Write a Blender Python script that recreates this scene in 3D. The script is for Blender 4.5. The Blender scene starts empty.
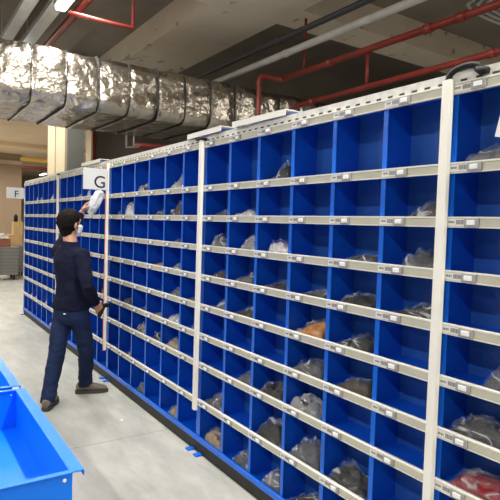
import bpy, bmesh, math, random
from mathutils import Vector, Matrix, noise
random.seed(7)
C = bpy.context.scene.collection
V = Vector
PI = math.pi

# ------------------------------------------------------------------ materials
def nodes(m):
    m.use_nodes = True
    return m.node_tree.nodes, m.node_tree.links

def mat(name, col, rough=.5, metal=0., noise_scale=0., noise_amt=0., bump=0., bump_scale=40., emit=None, emit_s=0., spec=.5, coords='Object', detail=4.):
    m = bpy.data.materials.new(name)
    n, l = nodes(m)
    b = n['Principled BSDF']
    b.inputs['Base Color'].default_value = (*col, 1)
    b.inputs['Roughness'].default_value = rough
    b.inputs['Metallic'].default_value = metal
    b.inputs['Specular IOR Level'].default_value = spec
    if emit:
        b.inputs['Emission Color'].default_value = (*emit, 1)
        b.inputs['Emission Strength'].default_value = emit_s
    if noise_amt or bump:
        tc = n.new('ShaderNodeTexCoord')
    if noise_amt:
        t = n.new('ShaderNodeTexNoise'); t.inputs['Scale'].default_value = noise_scale; t.inputs['Detail'].default_value = detail
        l.new(tc.outputs[coords], t.inputs['Vector'])
        r = n.new('ShaderNodeValToRGB')
        r.color_ramp.elements[0].position = .3; r.color_ramp.elements[1].position = .7
        r.color_ramp.elements[0].color = (*[c*(1-noise_amt) for c in col], 1)
        r.color_ramp.elements[1].color = (*[min(1, c*(1+noise_amt)) for c in col], 1)
        l.new(t.outputs['Fac'], r.inputs['Fac']); l.new(r.outputs['Color'], b.inputs['Base Color'])
    if bump:
        t2 = n.new('ShaderNodeTexNoise'); t2.inputs['Scale'].default_value = bump_scale; t2.inputs['Detail'].default_value = 5
        l.new(tc.outputs[coords], t2.inputs['Vector'])
        bp = n.new('ShaderNodeBump'); bp.inputs['Strength'].default_value = bump; bp.inputs['Distance'].default_value = .02
        l.new(t2.outputs['Fac'], bp.inputs['Height']); l.new(bp.outputs['Normal'], b.inputs['Normal'])
    return m

M = {}
M['rack_blue'] = mat('rack_blue', (.002, .085, .60), .36, 0, 3, .08)
M['back_blue'] = mat('back_blue', (.022, .105, .42), .30, 0, 4, .10)
M['edge_blue'] = mat('edge_blue', (.004, .130, .70), .32)  # rack blue made lighter, light on the divider fronts put into the colour
M['tub_blue'] = mat('tub_blue', (.0, .185, .92), .42, 0, 5, .05, spec=.35)
M['rail_beige'] = mat('rail_beige', (.56, .55, .45), .5, 0, 9, .06)
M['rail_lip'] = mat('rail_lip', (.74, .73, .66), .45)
M['post_white'] = mat('post_white', (.84, .83, .77), .4, 0, 6, .05)
M['trunk_grey'] = mat('trunk_grey', (.58, .58, .55), .6, 0, 25, .15)
M['lid_white'] = mat('lid_white', (.74, .73, .68), .5)
M['dark'] = mat('dark', (.009, .009, .010), .6, spec=.3)
M['slot_dark'] = mat('slot_dark', (.03, .03, .035), .7)
M['plinth_black'] = mat('plinth_black', (.018, .017, .016), .6, 0, 12, .3)
M['card_white'] = mat('card_white', (.78, .78, .76), .6)
M['print_grey'] = mat('print_grey', (.25, .25, .26), .7)
M['module_grey'] = mat('module_grey', (.33, .33, .33), .45)
M['button_white'] = mat('button_white', (.85, .86, .86), .3)
M['paper'] = mat('paper', (.62, .635, .65), .55)
M['ink'] = mat('ink', (.012, .012, .014), .6)
M['red_tape'] = mat('red_tape', (.62, .10, .06), .5)
M['green_sticker'] = mat('green_sticker', (.10, .75, .10), .5)
M['pipe_red'] = mat('pipe_red', (.20, .020, .013), .45, 0, 6, .2)
M['pipe_black'] = mat('pipe_black', (.022, .024, .028), .5)
M['pipe_white'] = mat('pipe_white', (.42, .41, .38), .5, 0, 6, .12)
M['tray_grey'] = mat('tray_grey', (.42, .44, .45), .5, 0, 5, .1)
M['strap_black'] = mat('strap_black', (.012, .012, .012), .7)
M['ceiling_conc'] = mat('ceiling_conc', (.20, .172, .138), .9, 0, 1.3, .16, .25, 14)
M['column_paint'] = mat('column_paint', (.42, .345, .225), .7, 0, 2, .05)
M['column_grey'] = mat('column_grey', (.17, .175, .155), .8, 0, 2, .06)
M['wall_brown'] = mat('wall_brown', (.34, .25, .165), .85, 0, .7, .08)
M['wall_pale'] = mat('wall_pale', (.62, .52, .40), .85, 0, .6, .1)
M['wall_dark'] = mat('wall_dark', (.22, .19, .16), .85, 0, .7, .1)
M['yellow'] = mat('yellow', (.75, .45, .05), .5)
M['carton'] = mat('carton', (.50, .33, .16), .8, 0, 8, .1)
M['carton_red'] = mat('carton_red', (.25, .09, .05), .7, 0, 8, .2)
M['crate_grey'] = mat('crate_grey', (.20, .20, .195), .6, 0, 8, .12)
M['steel'] = mat('steel', (.55, .55, .55), .3, 1.)
M['rubber'] = mat('rubber', (.02, .02, .02), .7)
M['skin'] = mat('skin', (.50, .27, .18), .5, 0, 20, .06)
M['hair'] = mat('hair', (.007, .0045, .003), .75, 0, 60, .4, .5, 90, spec=.15)
M['sweater'] = mat('sweater', (.0075, .0095, .027), .9, 0, 12, .15, .35, 16, spec=.15)
M['jeans'] = mat('jeans', (.009, .019, .058), .85, 0, 9, .28, .4, 18, spec=.2)
M['shoe'] = mat('shoe', (.14, .115, .088), .7, 0, 30, .15)
M['sole'] = mat('sole', (.05, .045, .04), .8)
M['mask'] = mat('mask', (.75, .77, .79), .7)
M['white_bag'] = mat('white_bag', (.52, .54, .60), .22, 0, 20, .06, .5, 30)
M['eye'] = mat('eye', (.7, .7, .68), .3)
M['lip'] = mat('lip', (.40, .14, .11), .5)

def soffit_mat():
    m = mat('soffit_conc', (.62, .54, .43), .9, 0, 1.1, .10, .2, 12)  # paler concrete, lightened further in place of light on the beams
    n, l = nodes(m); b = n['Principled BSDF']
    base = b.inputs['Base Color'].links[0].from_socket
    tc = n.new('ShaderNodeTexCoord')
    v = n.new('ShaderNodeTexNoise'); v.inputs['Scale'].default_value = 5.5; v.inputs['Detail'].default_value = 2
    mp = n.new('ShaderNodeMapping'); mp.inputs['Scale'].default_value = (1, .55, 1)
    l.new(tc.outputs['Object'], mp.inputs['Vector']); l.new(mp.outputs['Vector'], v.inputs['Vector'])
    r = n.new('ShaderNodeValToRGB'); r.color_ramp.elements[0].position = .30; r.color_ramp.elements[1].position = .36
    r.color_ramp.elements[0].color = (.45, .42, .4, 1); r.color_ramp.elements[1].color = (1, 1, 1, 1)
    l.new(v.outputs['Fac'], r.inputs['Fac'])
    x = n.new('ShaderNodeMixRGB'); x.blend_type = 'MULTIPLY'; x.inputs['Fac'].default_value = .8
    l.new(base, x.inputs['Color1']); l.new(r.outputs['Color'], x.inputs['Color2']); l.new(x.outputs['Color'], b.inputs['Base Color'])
    return m
M['soffit_conc'] = soffit_mat()

def floor_mat():
    m = mat('floor_concrete', (.435, .44, .41), .42, 0, .8, .10, .06, 30)
    n, l = nodes(m); b = n['Principled BSDF']
    base = b.inputs['Base Color'].links[0].from_socket
    tc = n.new('ShaderNodeTexCoord')
    t = n.new('ShaderNodeTexNoise'); t.inputs['Scale'].default_value = 4; t.inputs['Detail'].default_value = 8; t.inputs['Roughness'].default_value = .65
    mp = n.new('ShaderNodeMapping'); mp.inputs['Scale'].default_value = (1.6, .5, 1)
    l.new(tc.outputs['Object'], mp.inputs['Vector']); l.new(mp.outputs['Vector'], t.inputs['Vector'])
    r = n.new('ShaderNodeValToRGB'); r.color_ramp.elements[0].position = .35; r.color_ramp.elements[1].position = .62
    r.color_ramp.elements[0].color = (.74, .74, .74, 1); r.color_ramp.elements[1].color = (1.0, 1.0, .99, 1)
    l.new(t.outputs['Fac'], r.inputs['Fac'])
    x = n.new('ShaderNodeMixRGB'); x.blend_type = 'MULTIPLY'; x.inputs['Fac'].default_value = 1
    l.new(base, x.inputs['Color1']); l.new(r.outputs['Color'], x.inputs['Color2'])
    l.new(x.outputs['Color'], b.inputs['Base Color'])
    return m
M['floor'] = floor_mat()

def foil_mat():
    m = mat('duct_foil', (.50, .46, .40), .27, 1.)
    n, l = nodes(m); b = n['Principled BSDF']
    tc = n.new('ShaderNodeTexCoord')
    t = n.new('ShaderNodeTexVoronoi'); t.inputs['Scale'].default_value = 9
    w = n.new('ShaderNodeTexNoise'); w.inputs['Scale'].default_value = 5; w.inputs['Detail'].default_value = 4
    vm = n.new('ShaderNodeMixRGB'); vm.inputs['Fac'].default_value = .35
    l.new(tc.outputs['Object'], w.inputs['Vector']); l.new(tc.outputs['Object'], vm.inputs['Color1']); l.new(w.outputs['Color'], vm.inputs['Color2'])
    l.new(vm.outputs['Color'], t.inputs['Vector'])
    bp = n.new('ShaderNodeBump'); bp.inputs['Strength'].default_value = .55; bp.inputs['Distance'].default_value = .025
    l.new(t.outputs['Distance'], bp.inputs['Height']); l.new(bp.outputs['Normal'], b.inputs['Normal'])
    return m
M['foil'] = foil_mat()
M['ceiling_tan'] = mat('ceiling_tan', (.88, .70, .49), .9, 0, .6, .1)  # warm lamplight on the far ceiling put into the colour

def film_mat():
    m = bpy.data.materials.new('clear_film'); n, l = nodes(m)
    b = n['Principled BSDF']; out = n['Material Output']
    b.inputs['Base Color'].default_value = (.78, .80, .84, 1); b.inputs['Roughness'].default_value = .10; b.inputs['Specular IOR Level'].default_value = .9
    tc = n.new('ShaderNodeTexCoord')
    t = n.new('ShaderNodeTexNoise'); t.inputs['Scale'].default_value = 15; t.inputs['Detail'].default_value = 2; t.inputs['Distortion'].default_value = 1.2
    l.new(tc.outputs['Object'], t.inputs['Vector'])
    bp = n.new('ShaderNodeBump'); bp.inputs['Strength'].default_value = .9; bp.inputs['Distance'].default_value = .02
    l.new(t.outputs['Fac'], bp.inputs['Height']); l.new(bp.outputs['Normal'], b.inputs['Normal'])
    tr = n.new('ShaderNodeBsdfTransparent')
    mx = n.new('ShaderNodeMixShader')
    # white streaks along creases, lamp glints put into the film's colour
    t3 = n.new('ShaderNodeTexNoise'); t3.inputs['Scale'].default_value = 7; t3.inputs['Detail'].default_value = 1.5; t3.inputs['Distortion'].default_value = .8
    mp = n.new('ShaderNodeMapping'); mp.inputs['Scale'].default_value = (1, .8, 2.0)
    oi = n.new('ShaderNodeObjectInfo'); va = n.new('ShaderNodeVectorMath'); va.operation = 'ADD'
    rs = n.new('ShaderNodeMath'); rs.operation = 'MULTIPLY'; rs.inputs[1].default_value = 37; l.new(oi.outputs['Random'], rs.inputs[0])
    l.new(tc.outputs['Object'], va.inputs[0]); l.new(rs.outputs[0], va.inputs[1])
    l.new(va.outputs[0], mp.inputs['Vector']); l.new(mp.outputs['Vector'], t3.inputs['Vector'])
    sb = n.new('ShaderNodeMath'); sb.operation = 'SUBTRACT'; sb.inputs[1].default_value = .5; l.new(t3.outputs['Fac'], sb.inputs[0])
    ab = n.new('ShaderNodeMath'); ab.operation = 'ABSOLUTE'; l.new(sb.outputs[0], ab.inputs[0])
    t4 = n.new('ShaderNodeTexNoise'); t4.inputs['Scale'].default_value = 13; t4.inputs['Detail'].default_value = 1
    l.new(va.outputs[0], t4.inputs['Vector'])
    r4 = n.new('ShaderNodeValToRGB'); r4.color_ramp.elements[0].position = .42; r4.color_ramp.elements[1].position = .62
    l.new(t4.outputs['Fac'], r4.inputs['Fac'])
    r = n.new('ShaderNodeValToRGB'); r.color_ramp.elements[0].position = .0; r.color_ramp.elements[1].position = .045
    r.color_ramp.elements[0].color = (1, 1, 1, 1); r.color_ramp.elements[1].color = (.08, .08, .08, 1)
    l.new(ab.outputs[0], r.inputs['Fac'])
    ml = n.new('ShaderNodeMath'); ml.operation = 'MULTIPLY'; l.new(r.outputs['Color'], ml.inputs[0]); l.new(r4.outputs['Color'], ml.inputs[1])
    ad = n.new('ShaderNodeMath'); ad.name = 'haze'; ad.operation = 'MULTIPLY_ADD'; ad.inputs[1].default_value = .62; ad.inputs[2].default_value = .05; l.new(ml.outputs[0], ad.inputs[0])
    l.new(ad.outputs[0], mx.inputs['Fac'])
    l.new(tr.outputs[0], mx.inputs[1]); l.new(b.outputs[0], mx.inputs[2]); l.new(mx.outputs[0], out.inputs['Surface'])
    return m
M['film'] = film_mat()
def milky():
    m = M['film'].copy(); m.name = 'milky_film'
    for nd in m.node_tree.nodes:
        if nd.name == 'haze': nd.inputs[1].default_value = .6; nd.inputs[2].default_value = .30
        if nd.type == 'BSDF_PRINCIPLED': nd.inputs['Base Color'].default_value = (.80, .82, .86, 1)
    return m
M['milky'] = milky()
GARM = dict(black=(.007, .007, .008), dark=(.017, .0165, .017), brown=(.065, .044, .028), grey=(.085, .090, .105), tan=(.36, .27, .17), white=(.72, .72, .74),
            red=(.30, .010, .018), orange=(.62, .27, .06), navy=(.02, .03, .09))
for k, c in GARM.items():
    M['garment_'+k] = mat('garment_'+k, c, .75, 0, 25, .35, .6, 22)
M['lamp'] = mat('lamp_diffuser', (.9, .9, .85), .4, emit=(1, .95, .84), emit_s=9)

# ------------------------------------------------------------------ mesh helpers
def obj(name, bm, m, parent=None, smooth=False, loc=None, kind=None):
    me = bpy.data.meshes.new(name)
    bm.normal_update(); bm.to_mesh(me); bm.free()
    for x in (m if isinstance(m, (list, tuple)) else [m]):
        me.materials.append(M[x])
    if smooth:
        me.polygons.foreach_set('use_smooth', [True]*len(me.polygons))
    o = bpy.data.objects.new(name, me); C.objects.link(o)
    if loc is not None: o.location = loc
    if parent: o.parent = parent
    if kind: o['kind'] = kind
    return o

def tag(o, label, cat, group=None):
    o['label'] = label; o['category'] = cat
    if group: o['group'] = group
    return o

def thing(name, label, cat, loc=(0, 0, 0), rotz=0, group=None):
    o = bpy.data.objects.new(name, None); C.objects.link(o)
    o.empty_display_size = .1
    o.location = loc; o.rotation_euler = (0, 0, rotz)
    return tag(o, label, cat, group)

def box(bm, x0, x1, y0, y1, z0, z1, mi=0):
    vs = [bm.verts.new(p) for p in ((x0, y0, z0), (x1, y0, z0), (x1, y1, z0), (x0, y1, z0), (x0, y0, z1), (x1, y0, z1), (x1, y1, z1), (x0, y1, z1))]
    for f in ((0, 3, 2, 1), (4, 5, 6, 7), (0, 1, 5, 4), (1, 2, 6, 5), (2, 3, 7, 6), (3, 0, 4, 7)):
        fc = bm.faces.new([vs[i] for i in f]); fc.material_index = mi
    return vs

def bevel(bm, w=.003, seg=2):
    bmesh.ops.bevel(bm, geom=list(bm.edges), offset=w, segments=seg, affect='EDGES', profile=.7)
    return bm

def B(*boxes, bev=0):
    bm = bmesh.new()
    for b in boxes: box(bm, *b)
    if bev: bevel(bm, bev)
    return bm

def tube(bm, pts, rad, n=12, mi=0, squash=None):
    pts = [V(p) for p in pts]
    if not isinstance(rad, (list, tuple)): rad = [rad]*len(pts)
    t0 = (pts[1]-pts[0]).normalized()
    a = V((0, 0, 1)) if abs(t0.z) < .9 else V((1, 0, 0))
    u = t0.cross(a).normalized()
    rings = []
    for i, p in enumerate(pts):
        if i == 0: t = pts[1]-pts[0]
        elif i == len(pts)-1: t = pts[-1]-pts[-2]
        else: t = (pts[i+1]-p).normalized()+(p-pts[i-1]).normalized()
        t.normalize()
        u = (u-t*u.dot(t)).normalized(); w = t.cross(u)
        r = rad[i]; ru, rw = r if isinstance(r, (list, tuple)) else (r, r)
        rings.append([bm.verts.new(p+u*ru*math.cos(2*PI*k/n)+w*rw*math.sin(2*PI*k/n)) for k in range(n)])
    for a_, b_ in zip(rings, rings[1:]):
        for k in range(n):
            f = bm.faces.new((a_[k], a_[(k+1) % n], b_[(k+1) % n], b_[k])); f.material_index = mi
    f = bm.faces.new(rings[0][::-1]); f.material_index = mi
    f = bm.faces.new(rings[-1]); f.material_index = mi

def loft(bm, secs, n=24):
    """closed loft; every section = (centre, vec_a, vec_b) ellipse with half axes a, b"""
    rings = []
    for c, a, b in secs:
        rings.append([bm.verts.new(V(c)+V(a)*math.cos(2*PI*k/n)+V(b)*math.sin(2*PI*k/n)) for k in range(n)])
    for p, q in zip(rings, rings[1:]):
        for k in range(n):
            bm.faces.new((p[k], p[(k+1) % n], q[(k+1) % n], q[k]))
    bm.faces.new(rings[0][::-1]); bm.faces.new(rings[-1])

def ball(bm, c, r, seg=16, mtx=None, mi=0):
    m = Matrix.Translation(V(c))
    if mtx is not None: m = m @ mtx
    m = m @ Matrix.Diagonal((*r, 1))
    res = bmesh.ops.create_uvsphere(bm, u_segments=seg, v_segments=max(8, seg*2//3), radius=1, matrix=m)
    for v in res['verts']:
        for f in v.link_faces: f.material_index = mi

def remeshed(name, bm, m, parent, voxel=.008, smooth=6, factor=.5, disp=None):
    """union of overlapping closed shapes into one continuous surface"""
    bmesh.ops.recalc_face_normals(bm, faces=bm.faces)
    me = bpy.data.meshes.new(name); bm.to_mesh(me); bm.free()
    o = bpy.data.objects.new(name, me); C.objects.link(o)
    r = o.modifiers.new('r', 'REMESH'); r.mode = 'VOXEL'; r.voxel_size = voxel; r.use_smooth_shade = True
    s = o.modifiers.new('s', 'SMOOTH'); s.iterations = smooth; s.factor = factor
    bpy.context.view_layer.update()
    dg = bpy.context.evaluated_depsgraph_get()
    new = bpy.data.meshes.new_from_object(o.evaluated_get(dg))
    o.modifiers.clear(); o.data = new; new.name = name
    new.materials.clear(); new.materials.append(M[m])
    if disp:
        for v in new.vertices: v.co = v.co + v.normal*disp(v.co)
    new.polygons.foreach_set('use_smooth', [True]*len(new.polygons))
    if parent: o.parent = parent
    return o

# ------------------------------------------------------------------ rack layout
W, BAY, Y0, TOP, P = .3161, 1.9106, 1.2586, 2.1223, .2
RK = [0, 1.456, 2.456, 3.456, 4.456, 5.456, 6.456, 7.456, 8.746]     # rail tops below the top rail, in row pitches
RZ = [TOP-P*k for k in RK]+[.116]                                    # last: the blue kick rail
RH = .040                                                            # rail height
DEP = .175                                                           # cell depth
def bay_y(n): return Y0+(n-2)*BAY+.007                               # near end of bay n (2 = between the two nearest posts)

# ---- mesh data shared by copies
def card_bm():
    bm = bmesh.new()
    box(bm, -.0035, 0, -.037, .037, -.013, .013)
    for k, (a, b) in enumerate(((.028, .018), (.016, .008), (.006, .003))):
        box(bm, -.0042, -.0034, b, a, -.003, .005, 1)
    y = -.004
    for wd in (.004, .002, .005, .003, .002, .006, .003):
        box(bm, -.0042, -.0034, y-wd, y, -.007, .009, 1); y -= wd+.0012
    return bm
def light_bm():
    bm = bmesh.new()
    box(bm, -.008, 0, -.029, .029, -.0165, .0165); bevel(bm, .003, 2)
    b2 = bmesh.new(); box(b2, -.013, -.007, -.016, .016, -.009, .009, 1); bevel(b2, .003, 2)
    for f in b2.faces: f.material_index = 1
    me = bpy.data.meshes.new('t'); b2.to_mesh(me); b2.free(); bm.from_mesh(me); bpy.data.meshes.remove(me)
    return bm

def make_bay(n, ncol, label):
    L = ncol*W
    root = thing('pigeonhole_rack', label, 'shelving rack', (0, bay_y(n), 0), 0, 'blue pigeonhole rack bays along the aisle')
    G = .006
    obj('back_panel', B((DEP, DEP+.006, -G, L+G, .06, TOP-.004)), 'back_blue', root)
    for k in range(ncol+1):
        y = k*W
        bm = bmesh.new()
        t = .004
        if k == 0: y += .006
        if k == ncol: y -= .006
        box(bm, .016, DEP, y-t/2, y+t/2, .08, TOP-.006)
        h = .0125
        box(bm, .0125, .0165, y-h, y+h, .08, TOP-.006, 1)            # folded front flange
        obj('divider', bm, ['rack_blue', 'edge_blue'], root)
    for i, z in enumerate(RZ):
        if i == 0:
            obj('top_panel', B((.016, DEP, -G, L+G, z-.008, z-.002)), 'rack_blue', root)
        else:
            obj('shelf', B((.016, DEP, -G, L+G, z-.026, z-.015)), 'rack_blue', root)
        if i == 9:
            bm = B((0, .02, -G, L+G, z-.036, z)); bevel(bm, .002, 1)
            obj('kick_rail', bm, 'edge_blue', root); continue
        bm = bmesh.new()
        box(bm, 0, .014, -G, L+G, z-RH, z-.006)
        box(bm, -.005, .016, -G, L+G, z-.006, z, 1)                  # top lip, coloured paler for the lamplight it catches
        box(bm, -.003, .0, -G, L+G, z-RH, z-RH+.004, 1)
        rail = obj('rail', bm, ['rail_beige', 'rail_lip'], root)
        for k in range(ncol):
            yb = (k+1)*W
            for nm, bmf, ms, dy in (('label_card', CARD, ['card_white', 'print_grey'], -.040), ('pick_light', LIGHT, ['module_grey', 'button_white'], -.108)):
                o = bpy.data.objects.new(nm, bmf); C.objects.link(o); o.parent = rail
                o.location = (0, yb+dy, z-.021)
    obj('plinth', B((.012, DEP, -G, L+G, 0, .081)), 'plinth_black', root)
    # slotted cable trunking on top
    bm = bmesh.new()
    box(bm, .006, .066, -G, L+G, TOP-.001, TOP+.040)
    y = .03
    while y < L-.02:
        box(bm, .0045, .007, y, y+.026, TOP+.004, TOP+.012, 1); y += .0625
    obj('cable_trunking', bm, ['trunk_grey', 'slot_dark'], root)
    return root

def mesh_of(bm, mats):
    me = bpy.data.meshes.new('m'); bm.normal_update(); bm.to_mesh(me); bm.free()
    for x in mats: me.materials.append(M[x])
    return me
CARD = mesh_of(card_bm(), ['card_white', 'print_grey']); CARD.name = 'label_card'
LIGHT = mesh_of(light_bm(), ['module_grey', 'button_white']); LIGHT.name = 'pick_light'

bays = {}
bays[1] = make_bay(1, 6, 'blue pigeonhole rack bay at the right edge, with the red bagged garment')
bays[2] = make_bay(2, 6, 'large blue pigeonhole rack bay between the two nearest white posts')
bays[3] = make_bay(3, 6, 'blue pigeonhole rack bay just to the right of the G sign')
bays[4] = make_bay(4, 6, 'blue pigeonhole rack bay behind the man reaching up')
bays[5] = make_bay(5, 7, 'farthest blue pigeonhole rack bay beside the F sign')

# end panel of the last bay
YE = bay_y(5)+7*W
obj('end_panel', B((.0, DEP+.006, 7*W+.007, 7*W+.012, .02, TOP)), 'post_white', bays[5])

def post(y, zlo, zhi, label, red=False):
    """white folded channel covering the joint between two bays"""
    hw = .0175; t = thing('post_cover', label, 'post', (0, y, zlo), 0, 'white posts between the rack bays')
    h = zhi-zlo
    bm = bmesh.new()
    box(bm, -.028, -.025, -hw, hw, 0, h)
    box(bm, -.025, -.0055, -hw, -hw+.003, 0, h); box(bm, -.025, -.0055, hw-.003, hw, 0, h)
    obj('channel', bm, 'post_white', t)
    if red: obj('tape_strip', B((-.0295, -.028, .002, hw, -.01, h+.012)), 'red_tape', t)
PX = {2: Y0+.002, 3: Y0+BAY, 4: Y0+2*BAY, 5: Y0+3*BAY}
post(PX[2], .02, TOP+.012, 'nearest and tallest white post, under the looping black hose')
post(PX[3], .30, TOP+.008, 'middle white post, ending above the lowest row of pigeonholes')
post(PX[4], .30, TOP+.004, 'white post carrying the G sign, with a red tape strip down its edge', red=True)
post(PX[5], .30, TOP+.004, 'farthest white post, left of the man\'s head')
for n, nc in ((1, 6), (2, 6), (3, 6), (4, 6), (5, 7)):
    for y in (.05, nc*W-.05):
        f = bmesh.new(); box(f, -.042, .012, y-.022, y+.022, 0, .012); bevel(f, .004, 2)
        obj('foot', f, 'edge_blue', bays[n])

# green sticker on the top rail, right of the G post
yl = 4.79-bays[3].location.y
g = obj('sticker', B((-.0015, 0, yl-.035, yl+.03, TOP-.034, TOP-.008)), 'green_sticker', bays[3]); g['label'] = 'bright green sticker on the top rail'

# black corrugated hose from the nearest post to the trunking
bm = bmesh.new()
pts, rad = [], []
for k in range(41):
    t = k/40
    a = PI*t
    pts.append((-.014+.012*t, Y0+.004-.062*(1-math.cos(a)), TOP+.010+.036*math.sin(a)**.7+.012*t)); rad.append(.0105+(.0018 if k % 2 else 0))
tube(bm, pts, rad, 12)
tube(bm, [(-.004, Y0-.105, TOP+.036), (-.004, Y0-.125, TOP+.022), (-.004, Y0-.150, TOP+.018)], [.013, .016, .012], 12)
tag(obj('cable_hose', bm, 'dark', smooth=True), 'black corrugated cable hose looping over the top of the nearest white post', 'hose')
# black clip on top of the middle post
bm = bmesh.new(); box(bm, -.03, .03, Y0+BAY-.03, Y0+BAY+.05, TOP+.008, TOP+.024); bevel(bm, .005, 2)
tube(bm, [(-.02, Y0+BAY+.05, TOP+.016), (-.01, Y0+BAY+.10, TOP+.028), (.02, Y0+BAY+.16, TOP+.04)], .008, 8)
tag(obj('cable_hose', bm, 'dark', smooth=False), 'short black cable end on top of the middle white post', 'hose')
bm = bmesh.new(); tube(bm, [(-.02, Y0+3*BAY-.08, TOP+.012), (-.02, Y0+3*BAY+.03, TOP+.022), (.02, Y0+3*BAY+.12, TOP+.03)], .009, 8)
tag(obj('cable_hose', bm, 'dark', smooth=True), 'small black cable end on top of the farthest white post', 'hose')

# white trunking covers lying on the rack top
def cover(y0, y1, label, z=TOP+.040, tilt=0):
    r = bmesh.new(); L = y1-y0
    box(r, -.045, .075, -L/2, L/2, .030, .034); box(r, -.045, -.041, -L/2, L/2, 0, .031); box(r, .071, .075, -L/2, L/2, 0, .031)
    o = obj('trunking_cover', r, 'lid_white', loc=(.03, (y0+y1)/2, z)); o.rotation_euler = (0, 0, tilt)
    return tag(o, label, 'cover', 'white covers lying on the rack top')
cover(2.27, 2.78, 'white channel cover on the rack top in front of the duct, nearer of two', tilt=.03)
cover(2.92, 3.40, 'white channel cover on the rack top directly above the middle post', tilt=-.02)
cover(5.35, 5.95, 'white channel cover on the rack top left of the G sign', tilt=.02)

# ------------------------------------------------------------------ bags in the pigeonholes
ORD = ['', 'top', 'second', 'third', 'fourth', 'fifth', 'sixth', 'seventh', 'eighth', 'bottom']
COLN = ['', 'first', 'second', 'third', 'fourth', 'fifth', 'sixth', 'seventh']
def heap(hx, hy, hgt, seed, sharp, fill, nu=22, nv=30):
    """a crumpled packet lying on z = 0: irregular outline, creased top, flat bottom"""
    rnd = random.Random(seed)
    off = V((seed*3.7, seed*1.3, seed*2.1))
    pu, pv = rnd.uniform(-.5, .5), rnd.uniform(-.55, .55)
    bm = bmesh.new(); top, bot = [], []; tilt = rnd.choice((-1, .3, -1.6))
    mz = 1e-6; co = []
    for j in range(nv+1):
        row = []
        for i in range(nu+1):
            u, v = i/nu*2-1, j/nv*2-1
            edge = max(0, 1-max(abs(u), abs(v))**7)
            p = V((u*1.1, v*1.4, 0))+off
            d = math.hypot((u-pu)*.8, v-pv)
            base = max(.34, 1-.34*d*d-.16*d)
            r1 = 1-abs(noise.noise(p*1.2))*2; r2 = 1-abs(noise.noise(V((p.x*1.1, p.y*2.4, seed))))*2; r3 = noise.noise(p*3.5)
            z = base*(fill+(1-fill)*(.75*r1+.25*r2))+sharp*(.10*r2+.12*r3)+.10*v*tilt
            z = max(.03, z)*(edge**.5)
            k = 1+.13*noise.noise(V((u*1.7, v*1.7, seed)))-.05*(abs(u*v))**2
            row.append((u*k, v*k, z)); mz = max(mz, z)
        co.append(row)
    mx = max(abs(c[0]) for r in co for c in r); my = max(abs(c[1]) for r in co for c in r)
    top = [[bm.verts.new((c[0]/mx*hx, c[1]/my*hy, c[2]/mz*hgt+.0012)) for c in r] for r in co]
    bot = [[bm.verts.new((c[0]/mx*hx, c[1]/my*hy, 0)) for c in r] for r in co]
    for j in range(nv):
        for i in range(nu):
            a, b_, c_, d_ = top[j][i], top[j][i+1], top[j+1][i+1], top[j+1][i]
            if (i+j) % 2: bm.faces.new((a, b_, c_)); bm.faces.new((a, c_, d_))
            else: bm.faces.new((a, b_, d_)); bm.faces.new((b_, c_, d_))
            bm.faces.new((bot[j][i], bot[j+1][i], bot[j+1][i+1], bot[j][i+1]))
    for j in range(nv):
        bm.faces.new((top[j][0], top[j+1][0], bot[j+1][0], bot[j][0])); bm.faces.new((top[j][nu], bot[j][nu], bot[j+1][nu], top[j+1][nu]))
    for i in range(nu):
        bm.faces.new((top[0][i], bot[0][i], bot[0][i+1], top[0][i+1])); bm.faces.new((top[nv][i], top[nv][i+1], bot[nv][i+1], bot[nv][i]))
    return bm
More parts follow.
